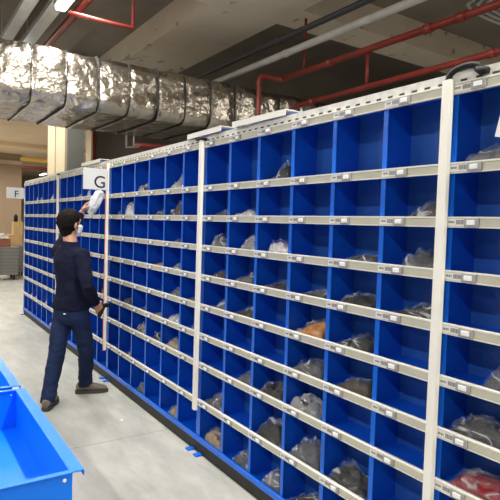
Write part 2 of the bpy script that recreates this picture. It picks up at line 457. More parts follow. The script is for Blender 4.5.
BAGS = [
 # bay, col, row, u0, u1 (0 far side, 1 near side), height m, garment, film, words
 (1,1,1,.08,1,.030,'grey','film','flat clear bag of grey cloth'), (1,1,8,.3,1,.10,'dark','film','clear bag of dark clothing'), (1,1,5,.52,1,.105,'grey','film','puffy clear bag of grey clothing'),
 (1,1,6,.04,1,.105,'black','film','glossy clear bag of black clothing'), (1,1,7,.06,1,.095,'red','film','clear bag of bright red clothing'),
 (2,1,2,.28,1,.055,'dark','film','low clear bag of dark cloth'), (2,1,3,.30,1,.085,'grey','film','clear bag of blue-grey cloth'),
 (2,1,4,.12,1,.070,'black','film','low clear bag of black cloth'), (2,1,8,.45,1,.045,'dark','film','small dark bagged garment'),
 (2,2,3,.15,.95,.035,'grey','film','flat grey bagged garment'), (2,2,4,.10,.95,.055,'black','film','dark bag with a shiny top'),
 (2,2,5,.05,.90,.085,'dark','film','clear bag of dark clothing'), (2,2,6,.12,.92,.085,'brown','film','clear bag of brown clothing'),
 (2,2,8,.05,.92,.125,'black','film','big bag of black clothing'), (2,2,9,.10,.95,.14,'dark','film','dark bagged garment'),
 (2,3,4,.10,.95,.040,'grey','film','flat clear bag of grey cloth'), (2,3,5,.05,.92,.105,'orange','film','clear bag over orange clothing'),
 (2,3,6,.05,.92,.105,'grey','film','peaked clear bag of grey clothing'), (2,3,7,.0,.85,.105,'grey','milky','shiny white plastic bag'),
 (2,3,8,.05,.95,.150,'grey','film','large clear bag of grey clothing'), (2,3,9,.05,.95,.130,'black','film','large bag of black clothing'),
 (2,4,1,.02,.96,.105,'black','film','glossy bag of black clothing'), (2,4,3,.25,1,.085,'white','film','crumpled clear bag with white lining'),
 (2,4,4,.20,.95,.045,'black','film','low bag of black cloth'), (2,4,7,.15,.95,.105,'black','film','glossy bag of black clothing'),
 (2,4,8,.05,.95,.150,'dark','film','tall clear bag of dark clothing'), (2,4,9,.35,.95,.140,'grey','film','upright clear bag of grey clothing'),
 (2,5,2,.0,.92,.022,'white','milky','flat white packet'), (2,5,3,.35,.95,.100,'grey','milky','upright clear white-edged bag'),
 (2,5,4,.05,.95,.070,'grey','film','clear bag of grey clothing'), (2,5,5,.05,.95,.070,'dark','film','clear bag of dark grey clothing'),
 (2,5,7,.35,.98,.100,'grey','film','clear bag of grey-brown clothing'), (2,5,9,.30,.95,.120,'grey','film','clear bag of grey clothing'),
 (2,6,2,.20,.95,.020,'brown','film','thin brown packet'), (2,6,3,.20,.95,.090,'grey','film','crumpled clear bag'),
 (2,6,4,.20,.95,.045,'brown','film','low bag of brown cloth'), (2,6,5,.40,.95,.080,'grey','film','clear bag of pale grey clothing'),
 (2,6,8,.10,.95,.115,'grey','film','clear bag of grey clothing'), (2,6,9,.10,.98,.120,'tan','film','rounded bag of tan clothing'),
 (3,1,2,.70,1,.130,'grey','film','upright grey bag'), (3,1,5,.25,.95,.040,'brown','film','low bag of brown cloth'), (3,1,6,.45,.95,.080,'grey','film','clear bag of grey clothing'),
 (3,2,1,.05,.95,.085,'grey','milky','peaked clear plastic bag'), (3,2,2,.20,.95,.110,'dark','film','glossy bag of dark clothing'), (3,2,3,.40,1,.028,'grey','film','flat grey packet'),
 (3,2,4,.35,.95,.060,'grey','milky','crumpled grey and white bag'), (3,2,5,.35,.95,.070,'grey','film','clear bag of grey clothing'), (3,2,6,.15,.98,.075,'white','milky','bag of white cloth'),
 (3,2,7,.15,.95,.085,'tan','film','bag of tan and brown clothing'), (3,2,9,.35,.95,.10,'tan','film','bag of tan clothing'),
 (3,3,2,.10,.90,.035,'dark','film','flat bag of dark cloth'), (3,3,4,.20,1,.030,'orange','film','flat orange packet'), (3,3,6,.25,.90,.035,'tan','film','flat tan packet'), (3,3,7,.40,.9,.09,'dark','film','small dim bag'),
 (3,4,1,.05,.95,.045,'dark','milky','clear bag of dark cloth'), (3,4,6,.55,.95,.05,'brown','film','small brown packet'), (3,4,7,.15,.95,.110,'black','milky','white and black shiny bag'), (3,4,9,.3,.9,.10,'grey','film','clear bag of grey cloth'),
 (3,5,2,.10,1,.120,'white','milky','crumpled white plastic bag'), (3,5,6,.20,.80,.075,'brown','film','small clear bag of brown cloth'), (3,5,8,.3,.95,.05,'brown','film','dim flat packet'),
 (3,6,2,.5,.95,.05,'dark','film','small dark packet'), (3,6,3,.6,.95,.05,'brown','film','small brown packet'),
 (4,1,1,.1,1,.055,'white','milky','flat white plastic bag'), (4,1,5,.05,.85,.060,'white','milky','crumpled white bag'), (4,1,3,.5,.95,.04,'brown','film','small brown packet'),
 (4,2,1,.3,.95,.05,'white','milky','small white plastic bag'), (4,3,1,.4,.95,.105,'white','milky','upright wisp of clear plastic'), (4,3,9,.2,.8,.07,'white','milky','small pale packet'), (4,4,1,.2,.9,.05,'white','milky','low white bag'),
 (5,2,1,.25,.95,.10,'white','milky','upright white bag'), (5,4,1,.1,.7,.05,'grey','milky','small white packet'), (5,5,1,.2,.9,.10,'white','milky','crumpled white bag'), (5,3,2,.2,.9,.05,'grey','milky','small grey packet'),
 (5,5,2,.3,.9,.05,'grey','milky','small grey packet'), (5,5,8,.2,.9,.09,'white','milky','white plastic bag'), (5,3,8,.2,.9,.10,'white','milky','white plastic bag'), (5,6,8,.2,.9,.06,'white','milky','low white bag'), (5,2,9,.2,.9,.07,'white','milky','small white packet'),
]
WHERE = {1: 'just right of the nearest white post', 2: 'left of the nearest white post', 3: 'left of the middle white post', 4: 'left of the G sign post', 5: 'left of the farthest white post'}
GROUP = {1: 'bagged garments at the right edge', 2: 'bagged garments in the nearest full bay', 3: 'bagged garments right of the G sign', 4: 'packets behind the man', 5: 'packets in the farthest bay'}
for q, (b, c, r, u0, u1, hgt, garm, film, words) in enumerate(BAGS):
    if b == 1:   # counted away from the post, towards the camera
        ylo, yhi = bay_y(1)+5*W, bay_y(1)+6*W
    else:
        ylo, yhi = bay_y(b)+(c-1)*W, bay_y(b)+c*W
    far, near = yhi-.0195, ylo+.0195
    ya, yb = far+(near-far)*max(0, u0-.06), far+(near-far)*u1
    hy = abs(yb-ya)/2; cy = (ya+yb)/2; z = RZ[r]-.0146
    hgt *= .86
    hgt += {1: .055, 2: .036, 3: .022, 4: .016, 5: .010}.get(r, 0)*(1 if b < 4 else .6)
    hx = .070
    bm = heap(hx, hy, hgt, q*1.7+3, .55, .45)
    if b == 1: lab = f'{words}, {ORD[r]} row, {WHERE[b]}'
    else: lab = f'{words}, {ORD[r]} row, {COLN[c]} column {WHERE[b]}'
    o = obj('plastic_bag', bm, film, smooth=True, loc=(.0185+hx, cy, z))
    tag(o, lab, 'bag', GROUP[b])
    bm = heap(hx*.92, hy*.90, hgt*.74, q*1.7+3, .2, .7, 16, 22)
    for v in bm.verts: v.co.z += .0012
    obj('folded_garment', bm, 'garment_'+garm, o, smooth=True)

# small brown carton on a shelf edge beside the man
bm = B((-.045, .045, -.08, .08, 0, .055), bev=.002)
box(bm, -.046, .046, -.081, .081, .0, .014, 1)
tag(obj('carton', bm, ['carton_red', 'card_white'], loc=(.072, bay_y(4)+.5*W, RZ[6]-.0148)), 'small brown carton in the pigeonhole beside the man\'s right elbow', 'box')

# ------------------------------------------------------------------ signs
def letter(parent, ch, size, loc, rot):
    cu = bpy.data.curves.new('letter', 'FONT'); cu.body = ch; cu.size = size; cu.extrude = .0006; cu.align_x = 'CENTER'
    cu.offset = .001
    t = bpy.data.objects.new('letter', cu); C.objects.link(t)
    bpy.context.view_layer.update()
    me = bpy.data.meshes.new_from_object(t.evaluated_get(bpy.context.evaluated_depsgraph_get()))
    bpy.data.objects.remove(t); me.materials.clear(); me.materials.append(M['ink'])
    o = bpy.data.objects.new('letter', me); C.objects.link(o); o.parent = parent; o.location = loc; o.rotation_euler = rot
    return o
def sign(y, x0, x1, z0, z1, ch, size, lx, lz, label):
    s = thing('hanging_sign', label, 'sign', ((x0+x1)/2, y, z0), 0, 'white aisle letter signs')
    w, h = x1-x0, z1-z0
    obj('sheet', B((-w/2, w/2, 0, .003, 0, h)), 'paper', s)
    obj('bracket', B((w/2-.035, w/2+.012, .003, .009, 0, h-.01)), 'trunk_grey', s)
    letter(s, ch, size, (-w/2+lx*w, -.0012, lz*h), (PI/2, 0, 0))
sign(5.040, -.262, -.036, 1.865, 2.065, 'G', .162, .70, .10, 'white paper sign with a black letter G on the post beside the man\'s raised hand')
sign(9.246, -.265, -.012, 1.878, 2.055, 'F', .150, .60, .14, 'white paper sign with a black letter F at the far end of the rack')
# crooked sheet at the right edge, hanging from the top rail
bm = bmesh.new()
vs = [(-.030, 1.022, 2.055), (-.030, .75, 2.095), (-.040, .78, 1.85), (-.040, 1.050, 1.900)]
f = bm.faces.new([bm.verts.new(v) for v in vs])
r = bmesh.ops.extrude_face_region(bm, geom=[f])
bmesh.ops.translate(bm, verts=[v for v in r['geom'] if isinstance(v, bmesh.types.BMVert)], vec=(.002, 0, 0))
bmesh.ops.recalc_face_normals(bm, faces=bm.faces)
sh = obj('paper_sheet', bm, 'paper'); tag(sh, 'blank white paper sheet hanging crooked at the right edge of the picture', 'paper')
obj('hook', B((-.030, -.003, .985, 1.0, 2.0, 2.012)), 'steel', sh)

# ------------------------------------------------------------------ blue cart trays
def cart(x0, x1, y0, y1, z0, z1, label):
    t = thing('picking_cart', label, 'cart', ((x0+x1)/2, (y0+y1)/2, 0), 0, 'blue metal carts on the left')
    hx, hy = (x1-x0)/2, (y1-y0)/2; w = .004
    bm = bmesh.new()
    box(bm, -hx, hx, -hy, hy, z0-w, z0)
    box(bm, -hx-w, -hx, -hy, hy, z0-w, z1); box(bm, hx, hx+w, -hy, hy, z0-w, z1)
    box(bm, -hx-w, hx+w, -hy-w, -hy, z0-w, z1); box(bm, -hx-w, hx+w, hy, hy+w, z0-w, z1)
    obj('tray', bm, 'tub_blue', t)
    for s in (-1, 1):
        bm = bmesh.new(); fl = .043
        a, b = sorted((s*(hx-.004), s*(hx+fl)))
        box(bm, a, b, -hy-.008, hy+.008, z1, z1+.004)
        a, b = sorted((s*(hx+fl-.003), s*(hx+fl)))
        box(bm, a, b, -hy-.008, hy+.008, z1-.016, z1)
        obj('side_flange', bm, 'tub_blue', t)
        bm = bmesh.new()
        a, b = sorted((s*(hy-.012), s*(hy+.012)))
        box(bm, -hx+.004, hx-.004, a, b, z1-.001, z1+.004)
        obj('end_flange', bm, 'tub_blue', t)
        for sy in (-1, 1):
            bm = bmesh.new(); ball(bm, (s*(hx-.022), sy*(hy+.004), z1-.022), (.007, .005, .007), 12)
            obj('rivet', bm, 'button_white', t, smooth=True)
            bm = B((s*(hx-.02)-.018, s*(hx-.02)+.018, sy*(hy-.02)-.018, sy*(hy-.02)+.018, .12, z0-w))
            obj('leg', bm, 'tub_blue', t)
            bm = bmesh.new()
            cx, cy = s*(hx-.02), sy*(hy-.08)
            tube(bm, [(cx-.014, cy, .055), (cx+.014, cy, .055)], .055, 20)
            cs = obj('caster', bm, 'rubber', t, smooth=False)
            obj('caster_fork', B((cx-.022, cx-.016, cy-.02, cy+.02, .05, .12), (cx+.016, cx+.022, cy-.02, cy+.02, .05, .12), (cx-.022, cx+.022, cy-.02, cy+.02, .11, .12)), 'steel', cs)
    obj('base_shelf', B((-hx, hx, -hy, hy, .14, .155)), 'tub_blue', t)
    return t
cart(-1.98, -1.222, 1.795, 2.805, .53, .716, 'bright blue metal tray cart nearest the camera, seen into from above')
cart(-1.98, -1.232, 2.87, 3.88, .53, .716, 'second blue metal tray cart, standing behind the nearest one')

# ------------------------------------------------------------------ room shell
def struct(name, bm, m): return obj(name, bm, m, kind='structure')
struct('floor', B((-14, 15, -6, 40, -.2, 0)), 'floor')
ZC = 4.43
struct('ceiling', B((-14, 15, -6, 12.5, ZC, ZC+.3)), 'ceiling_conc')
struct('trim_7', B((-14, 15, 12.5, 40, ZC, ZC+.3)), 'ceiling_tan')
struct('wall_right', B((8.0, 8.2, -6, 40, 0, ZC)), 'wall_dark')
struct('wall_left', B((-14.2, -14, -6, 40, 0, ZC)), 'wall_pale')
struct('wall_front', B((-14, 15, -6.2, -6, 0, ZC)), 'wall_pale')
bm = B((-14, 3.0, 26, 26.3, 0, ZC)); box(bm, -14, 3.02, 25.94, 26, 3.95, 4.12, 1); struct('wall_back', bm, ['wall_brown', 'wall_pale'])
struct('wall_far', B((-14, 15, 40, 40.2, 0, ZC)), 'wall_pale')
# ceiling beams
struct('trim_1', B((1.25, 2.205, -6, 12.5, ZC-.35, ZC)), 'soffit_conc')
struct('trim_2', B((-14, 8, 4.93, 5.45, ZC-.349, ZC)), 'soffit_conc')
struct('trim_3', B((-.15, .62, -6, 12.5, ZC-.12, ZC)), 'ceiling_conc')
struct('trim_4', B((-14, 8, 10.6, 11.1, ZC-.5, ZC)), 'ceiling_conc')
struct('trim_5', B((-14, 8, 22, 22.6, ZC-.15, ZC)), 'ceiling_tan')
# floor joint
struct('trim_6', B((-14, -.0, 3.627, 3.633, -.001, .0006)), 'print_grey')
# pillars behind the rack
bm = B((.716, 1.03, 9.5, 10.83, 0, ZC)); box(bm, .70, .716, 9.50, 9.62, 0, ZC); box(bm, .70, .716, 10.2, 10.26, 0, ZC)
pl = tag(obj('pillar', bm, 'column_paint'), 'thick pillar behind the rack below the duct, cream on one side and grey in front', 'pillar')
obj('front_face', B((.735, 1.03, 9.47, 9.4995, 0, ZC)), 'column_grey', pl)['label'] = 'grey front face of the pillar'  # thin slab, greyer than the cream side
tag(obj('pillar', B((1.91, 2.03, 12, 12.39, 0, ZC)), 'column_paint'), 'thin cream pillar behind the rack beside the red upright pipe', 'pillar')
struct('wall_1', B((2.035, 8.0, 12.4, 12.6, 0, ZC)), 'wall_dark')
# scrap of paper on the floor
bm = bmesh.new(); box(bm, -.010, .010, -.016, .016, 0, .004)
for v in bm.verts: v.co.z += .004*(v.co.x > 0)
tag(obj('paper_scrap', bm, 'paper', loc=(-.24, 3.96, .0008)), 'tiny white paper scrap lying on the concrete floor', 'scrap')

# ------------------------------------------------------------------ silver insulated duct
YN, YF, ZB, ZT, CR = 5.90, 7.42, 2.79, 3.395, .14
XS = [-.56+.353*k for k in range(-7, 25)]
duct = thing('air_duct', 'big silver foil wrapped air duct crossing above the rack', 'duct', (0, (YN+YF)/2, (ZB+ZT)/2))
HW, HH = (YF-YN)/2, (ZT-ZB)/2
def ring_pts(na, grow=0.):
    """rounded rectangle, evenly spaced; returns (y, z, normal_y, normal_z)"""
    segs = []
    a, b = HW-CR, HH-CR
    per = [2*b, PI/2*CR, 2*a, PI/2*CR, 2*b, PI/2*CR, 2*a, PI/2*CR]; tot = sum(per)
    out = []
    for k in range(na):
        d = tot*k/na; i = 0
        while d > per[i]: d -= per[i]; i += 1
        t = d/per[i]
        if i == 0: p = (a+CR, -b+2*b*t, 1, 0)
        elif i == 2: p = (a-2*a*t, b+CR, 0, 1)
        elif i == 4: p = (-a-CR, b-2*b*t, -1, 0)
        elif i == 6: p = (-a+2*a*t, -b-CR, 0, -1)
        else:
            c = {1: (a, b, 0), 3: (-a, b, PI/2), 5: (-a, -b, PI), 7: (a, -b, 1.5*PI)}[i]
            an = c[2]+t*PI/2; p = (c[0]+CR*math.cos(an), c[1]+CR*math.sin(an), math.cos(an), math.sin(an))
        out.append((p[0]+p[2]*grow, p[1]+p[3]*grow, p[2], p[3]))
    return out
bm = bmesh.new(); na = 230
RP = ring_pts(na); rings = []
x0, x1 = XS[0]-.15, XS[-1]+.15; nx = int((x1-x0)/.019)
for i in range(nx+1):
    x = x0+(x1-x0)*i/nx
    d = min(abs(x-q) for q in XS)
    pinch = -.010*math.exp(-(d/.035)**2)
    ring = []
    for y, z, ny, nz in RP:
        p = V((x*2.2, y*2.0, z*2.0))
        g = pinch+.016*noise.noise(p)+.014*abs(noise.noise(p*2.1+V((7, 1, 3))))+(.0055 if nz > -.5 else .003)*noise.noise(V((p.x*5.5, p.y*3, p.z*3)))
        ring.append(bm.verts.new((x, y+ny*g, z+nz*g)))
    rings.append(ring)
for p, q in zip(rings, rings[1:]):
    for k in range(na): bm.faces.new((p[k], q[k], q[(k+1) % na], p[(k+1) % na]))
bm.faces.new(rings[0]); bm.faces.new(rings[-1][::-1])
bmesh.ops.recalc_face_normals(bm, faces=bm.faces)
obj('foil_jacket', bm, 'foil', duct, smooth=True)
for i, q in enumerate(XS):
    bm = bmesh.new(); n = 110; w_ = .0032
    pr = []
    for (yi, zi, _, _), (yo, zo, _, _) in zip(ring_pts(n, -.02), ring_pts(n, .012)):
        wob = .010*noise.noise(V((q*3, yi*2, zi*2)))
        pr.append([bm.verts.new(c) for c in ((q-w_+wob, yi, zi), (q-w_+wob, yo, zo), (q+w_+wob, yo, zo), (q+w_+wob, yi, zi))])
    for k in range(n):
        a, b = pr[k], pr[(k+1) % n]
        for j in range(4): bm.faces.new((a[j], a[(j+1) % 4], b[(j+1) % 4], b[j]))
    bmesh.ops.recalc_face_normals(bm, faces=bm.faces)
    obj('strap', bm, 'strap_black', duct)
for x in (-2.4, -1.95):
    obj('hanger', B((x-.01, x+.01, HW-.25, HW-.23, HH-.02, ZC-(ZB+ZT)/2)), 'steel', duct)

# ------------------------------------------------------------------ pipes under the ceiling
def pipe(name, segs, m, label, cat='pipe', n=14, clamps=None, cm=None):
    bm = bmesh.new()
    for pts, r in segs: tube(bm, pts, r, n)
    o = obj(name, bm, m, smooth=True); tag(o, label, cat)
    for a, b, r in clamps or []:
        bm = bmesh.new(); tube(bm, [a, b], r, n); obj('coupling', bm, cm or m, o, smooth=True)
    return o
pipe('water_pipe', [([(2.02, -3, 3.75), (2.02, 14, 3.75)], .034)], 'pipe_black', 'black pipe under the ceiling running parallel to the rack',
     clamps=[((2.02, y, 3.75), (2.02, y+.06, 3.75), .045) for y in (2.2, 5.1, 8)])
pipe('water_pipe', [([(2.20, -3, 3.66), (2.20, 14, 3.66)], .042)], 'pipe_white', 'pale grey pipe under the ceiling just below the black pipe',
     clamps=[((2.20, y, 3.66), (2.20, y+.05, 3.66), .047) for y in (2.0, 5.2)])
XR = 2.39
pipe('sprinkler_pipe', [([(XR, -3, 3.45), (XR, 5.50, 3.45)], .036), ([(XR, 5.50, 3.45), (XR-.02, 5.56, 3.45), (XR-.25, 5.58, 3.45), (XR-.30, 5.585, 3.43), (XR-.32, 5.59, 3.38), (XR-.32, 5.59, .0)], .033),
      ([(XR, 5.1, 3.45), (XR, 5.1, 3.75), (XR, 5.1, ZC-.351)], .016)], 'pipe_red', 'upper red sprinkler pipe parallel to the rack, bending down in front of the duct',
     clamps=[((XR, y, 3.45), (XR, y+.09, 3.45), .045) for y in (2.9, 3.25, 4.6)])
pipe('sprinkler_pipe', [([(XR, -3, 3.06), (XR, 5.3, 3.06)], .030), ([(XR, 4.05, 3.06), (XR, 4.05, 3.408)], .017)], 'pipe_red', 'lower red sprinkler pipe running just above the rack top',
     clamps=[((XR, y, 3.06), (XR, y+.07, 3.06), .038) for y in (2.6, 4.9)])
pipe('sprinkler_pipe', [([(-.30, 5.50, 3.62), (.36, 5.50, 3.62), (.375, 5.50, 3.635)], .022), ([(.37, 5.50, 3.615), (.37, 5.50, ZC-.122)], .018)], 'pipe_red', 'short red pipe elbow under the ceiling right of the lamp')
pipe('sprinkler_pipe', [([(1.37, 10.0, 0), (1.37, 10.0, ZC)], .035)], 'pipe_red', 'upright red pipe behind the rack beside the cream pillar')
o = pipe('duct_bracket', [([(.99, 7.3, 2.61), (.99, 7.3, 2.788)], .012), ([(1.10, 7.3, 2.635), (1.10, 7.3, 2.788)], .012), ([(.985, 7.3, 2.615), (1.18, 7.3, 2.65)], .012)], 'lid_white', 'white metal bracket hanging under the duct behind the rack', 'bracket')
pipe('duct_pipe', [([(1.62, 8.6, 2.84), (3.6, 8.6, 2.98), (3.6, 8.6, 0)], .05)], 'pipe_red', 'red pipe under the duct behind the white bracket')
# bundle of pale cables at the upper right corner
for i in range(5):
    bm = bmesh.new(); yy = 3.64-.075*i; xx = 3.24+.06*i
    tube(bm, [(7.99, yy, 3.99), (xx+.55, yy, 3.99), (xx+.25, yy-.02, 3.99), (xx+.08, yy-.10, 3.99), (xx, yy-.26, 3.99), (xx-.02, yy-.6, 3.99), (xx-.02, -3, 3.99)], .021, 10)
    tag(obj('conduit', bm, 'pipe_white', smooth=True), 'pale grey conduit in the bundle at the upper right corner of the ceiling', 'conduit', 'conduits bundled at the upper right')
# conduits and beams far beyond the rack end
pipe('conduit', [([(2.06, 21, 3.72), (7.99, 21, 3.72)], .07)], 'yellow', 'yellow pipe under the far ceiling above the F rack')
pipe('sprinkler_pipe', [([(1.88, 20, 3.33), (7.99, 20, 3.33)], .06)], 'pipe_red', 'short red pipe far away above the F rack')

# ------------------------------------------------------------------ lamps
LAMPS = []
def batten(x, y, z, label=None, L=1.35, group='fluorescent battens'):
    t = thing('ceiling_lamp', label or 'assumed long white fluorescent batten lamp', 'lamp', (x, y, z), 0, group)
    bm = B((-.07, .07, -L/2, L/2, .012, .07)); obj('housing', bm, 'tray_grey', t)
    bm = bmesh.new(); box(bm, -.05, .05, -L/2+.02, L/2-.02, -.03, .013); bevel(bm, .012, 2); obj('diffuser', bm, 'lamp', t)
    for s in ((-1, 1) if x != -.215 else ()): obj('hanger', B((-.006, .006, s*L*.35-.006, s*L*.35+.006, .07, ZC-z)), 'steel', t)
    ld = bpy.data.lights.new('tube', 'AREA'); ld.shape = 'RECTANGLE'; ld.size = .12; ld.size_y = L
    ld.color = (1, .955, .87); ld.energy = LP
    lo = bpy.data.objects.new('tube', ld); C.objects.link(lo); lo.parent = t; lo.location = (0, 0, -.04)
    return t
LP = 62
batten(-.215, 5.45, 3.9, 'bright fluorescent batten lamp glowing at the top left, above the duct', 1.5, None)
def rail(x, label, z=3.93):
    bm = B((x-.055, x+.055, -4, 16, z+.045, z+.050), (x-.055, x-.050, -4, 16, z, z+.045), (x+.050, x+.055, -4, 16, z, z+.045))
    return bm
tag(obj('cable_tray', B((-.60, -.47, -4, 18, 3.87, 3.93), *[(-.54, -.53, y, y+.01, 3.93, ZC-.002) for y in (-3, 2, 8, 13)]), 'tray_grey'), 'long grey cable tray at the upper left corner', 'cable tray')
tag(obj('cable_tray', B((-.29, -.14, -4, 18, 3.972, 4.03), *[(-.22, -.21, y, y+.01, 4.03, ZC-.002) for y in (-3, 2, 8, 13)]), 'tray_grey'), 'long grey cable tray carrying the bright lamp', 'cable tray')
pipe('sprinkler_pipe', [([(.02, 4.9, 3.98), (.02, 8, 3.98)], .045)], 'pipe_red', 'red pipe running beside the bright lamp under the ceiling')
OFF = [(-.215, y) for y in (-2.6, -.6, 1.4, 3.4, 8.7, 10.6, 13.0, 15.4)]+[(-3.6, y) for y in (-2.6, .2, 3.0, 5.4, 8.2, 11, 14)]+[(-7.2, y) for y in (-1, 3, 7, 11, 15)]+[(3.8, y) for y in (20, 23)]+[(4.3, -1.2), (4.3, 1.6), (7.0, -1.2)]+[(-3, 20), (0, 20), (-1.5, 23.5), (1.5, 23.5), (-4.5, 23.5), (5.0, 31), (1, 31)]  # lamps behind the rack and near the back wall added for extra light
for x, y in OFF: batten(x, y, 3.9 if x == -.215 else 4.0)

# ------------------------------------------------------------------ stacked trays and cartons far down the aisle
def crate(bmx, w, d, h):
    t = .02
    box(bmx, -w/2, w/2, -d/2, d/2, 0, .02)
    box(bmx, -w/2, -w/2+t, -d/2, d/2, .02, h); box(bmx, w/2-t, w/2, -d/2, d/2, .02, h)
    box(bmx, -w/2, w/2, -d/2, -d/2+t, .02, h); box(bmx, -w/2, w/2, d/2-t, d/2, .02, h)
    box(bmx, -w/2-.02, w/2+.02, -d/2-.02, d/2+.02, h-.025, h)
    return bmx
PLACE = ['lowest', 'second lowest', 'third lowest', 'fourth from the bottom', 'fourth from the top', 'third from the top', 'second from the top', 'topmost']
def stack(x, y, w, d, n, h, z0, where, grp):
    dl = thing('dolly', f'low grey wheeled dolly under the {where} stack of grey crates', 'dolly', (x, y, 0))
    obj('platform', B((-w/2, w/2, -d/2, d/2, z0-.04, z0)), 'crate_grey', dl)
    for sx in (-1, 1):
        for sy in (-1, 1):
            bm = bmesh.new(); tube(bm, [(sx*(w/2-.09)-.02, sy*(d/2-.09), .05), (sx*(w/2-.09)+.02, sy*(d/2-.09), .05)], .05, 14)
            box(bm, sx*(w/2-.09)-.03, sx*(w/2-.09)+.03, sy*(d/2-.09)-.03, sy*(d/2-.09)+.03, .085, z0-.04)
            obj('caster', bm, 'rubber', dl)
    for k in range(n):
        o = obj('crate', crate(bmesh.new(), w, d, h-.003), 'crate_grey', loc=(x, y, z0+k*h))
        nm = PLACE[k] if k < n/2 else PLACE[len(PLACE)-(n-k)]
        tag(o, f'grey plastic crate, {nm} of the {where} stack beyond the rack end', 'crate', grp)
stack(.50, 14.6, .66, .55, 8, .083, .17, 'left', 'grey crates in the left stack')
stack(.97, 15.5, .42, .55, 8, .083, .15, 'right', 'grey crates in the right stack')
bm = B((-.26, .26, -.2, .2, 0, .20), bev=.005)
tag(obj('carton', bm, 'carton_red', loc=(.40, 14.6, .836)), 'flat red-brown carton on top of the left crate stack', 'box')
bm = heap(.2, .28, .15, 91, .7, .4)
tag(obj('plastic_bag', bm, 'milky', smooth=True, loc=(.42, 14.6, 1.0365)), 'white plastic wrapped bundle on the red-brown carton far left', 'bag')
tag(obj('carton', B((-.17, .17, -.2, .2, 0, .30), bev=.005), 'carton', loc=(.93, 15.5, .8155)), 'tan carton on top of the right crate stack', 'box')
tag(obj('carton', B((-.12, .12, -.15, .15, 0, .34), bev=.005), 'carton', loc=(1.0, 15.5, 1.116)), 'upper tan carton beside the far rack end', 'box')
bm = bmesh.new(); tube(bm, [(0, 0, 0), (0, 0, .15), (0, 0, .2)], [.05, .05, .02], 12)
tag(obj('bottle', bm, 'dark', smooth=True, loc=(.96, 15.5, 1.4565)), 'small black bottle standing on the upper tan carton', 'bottle')

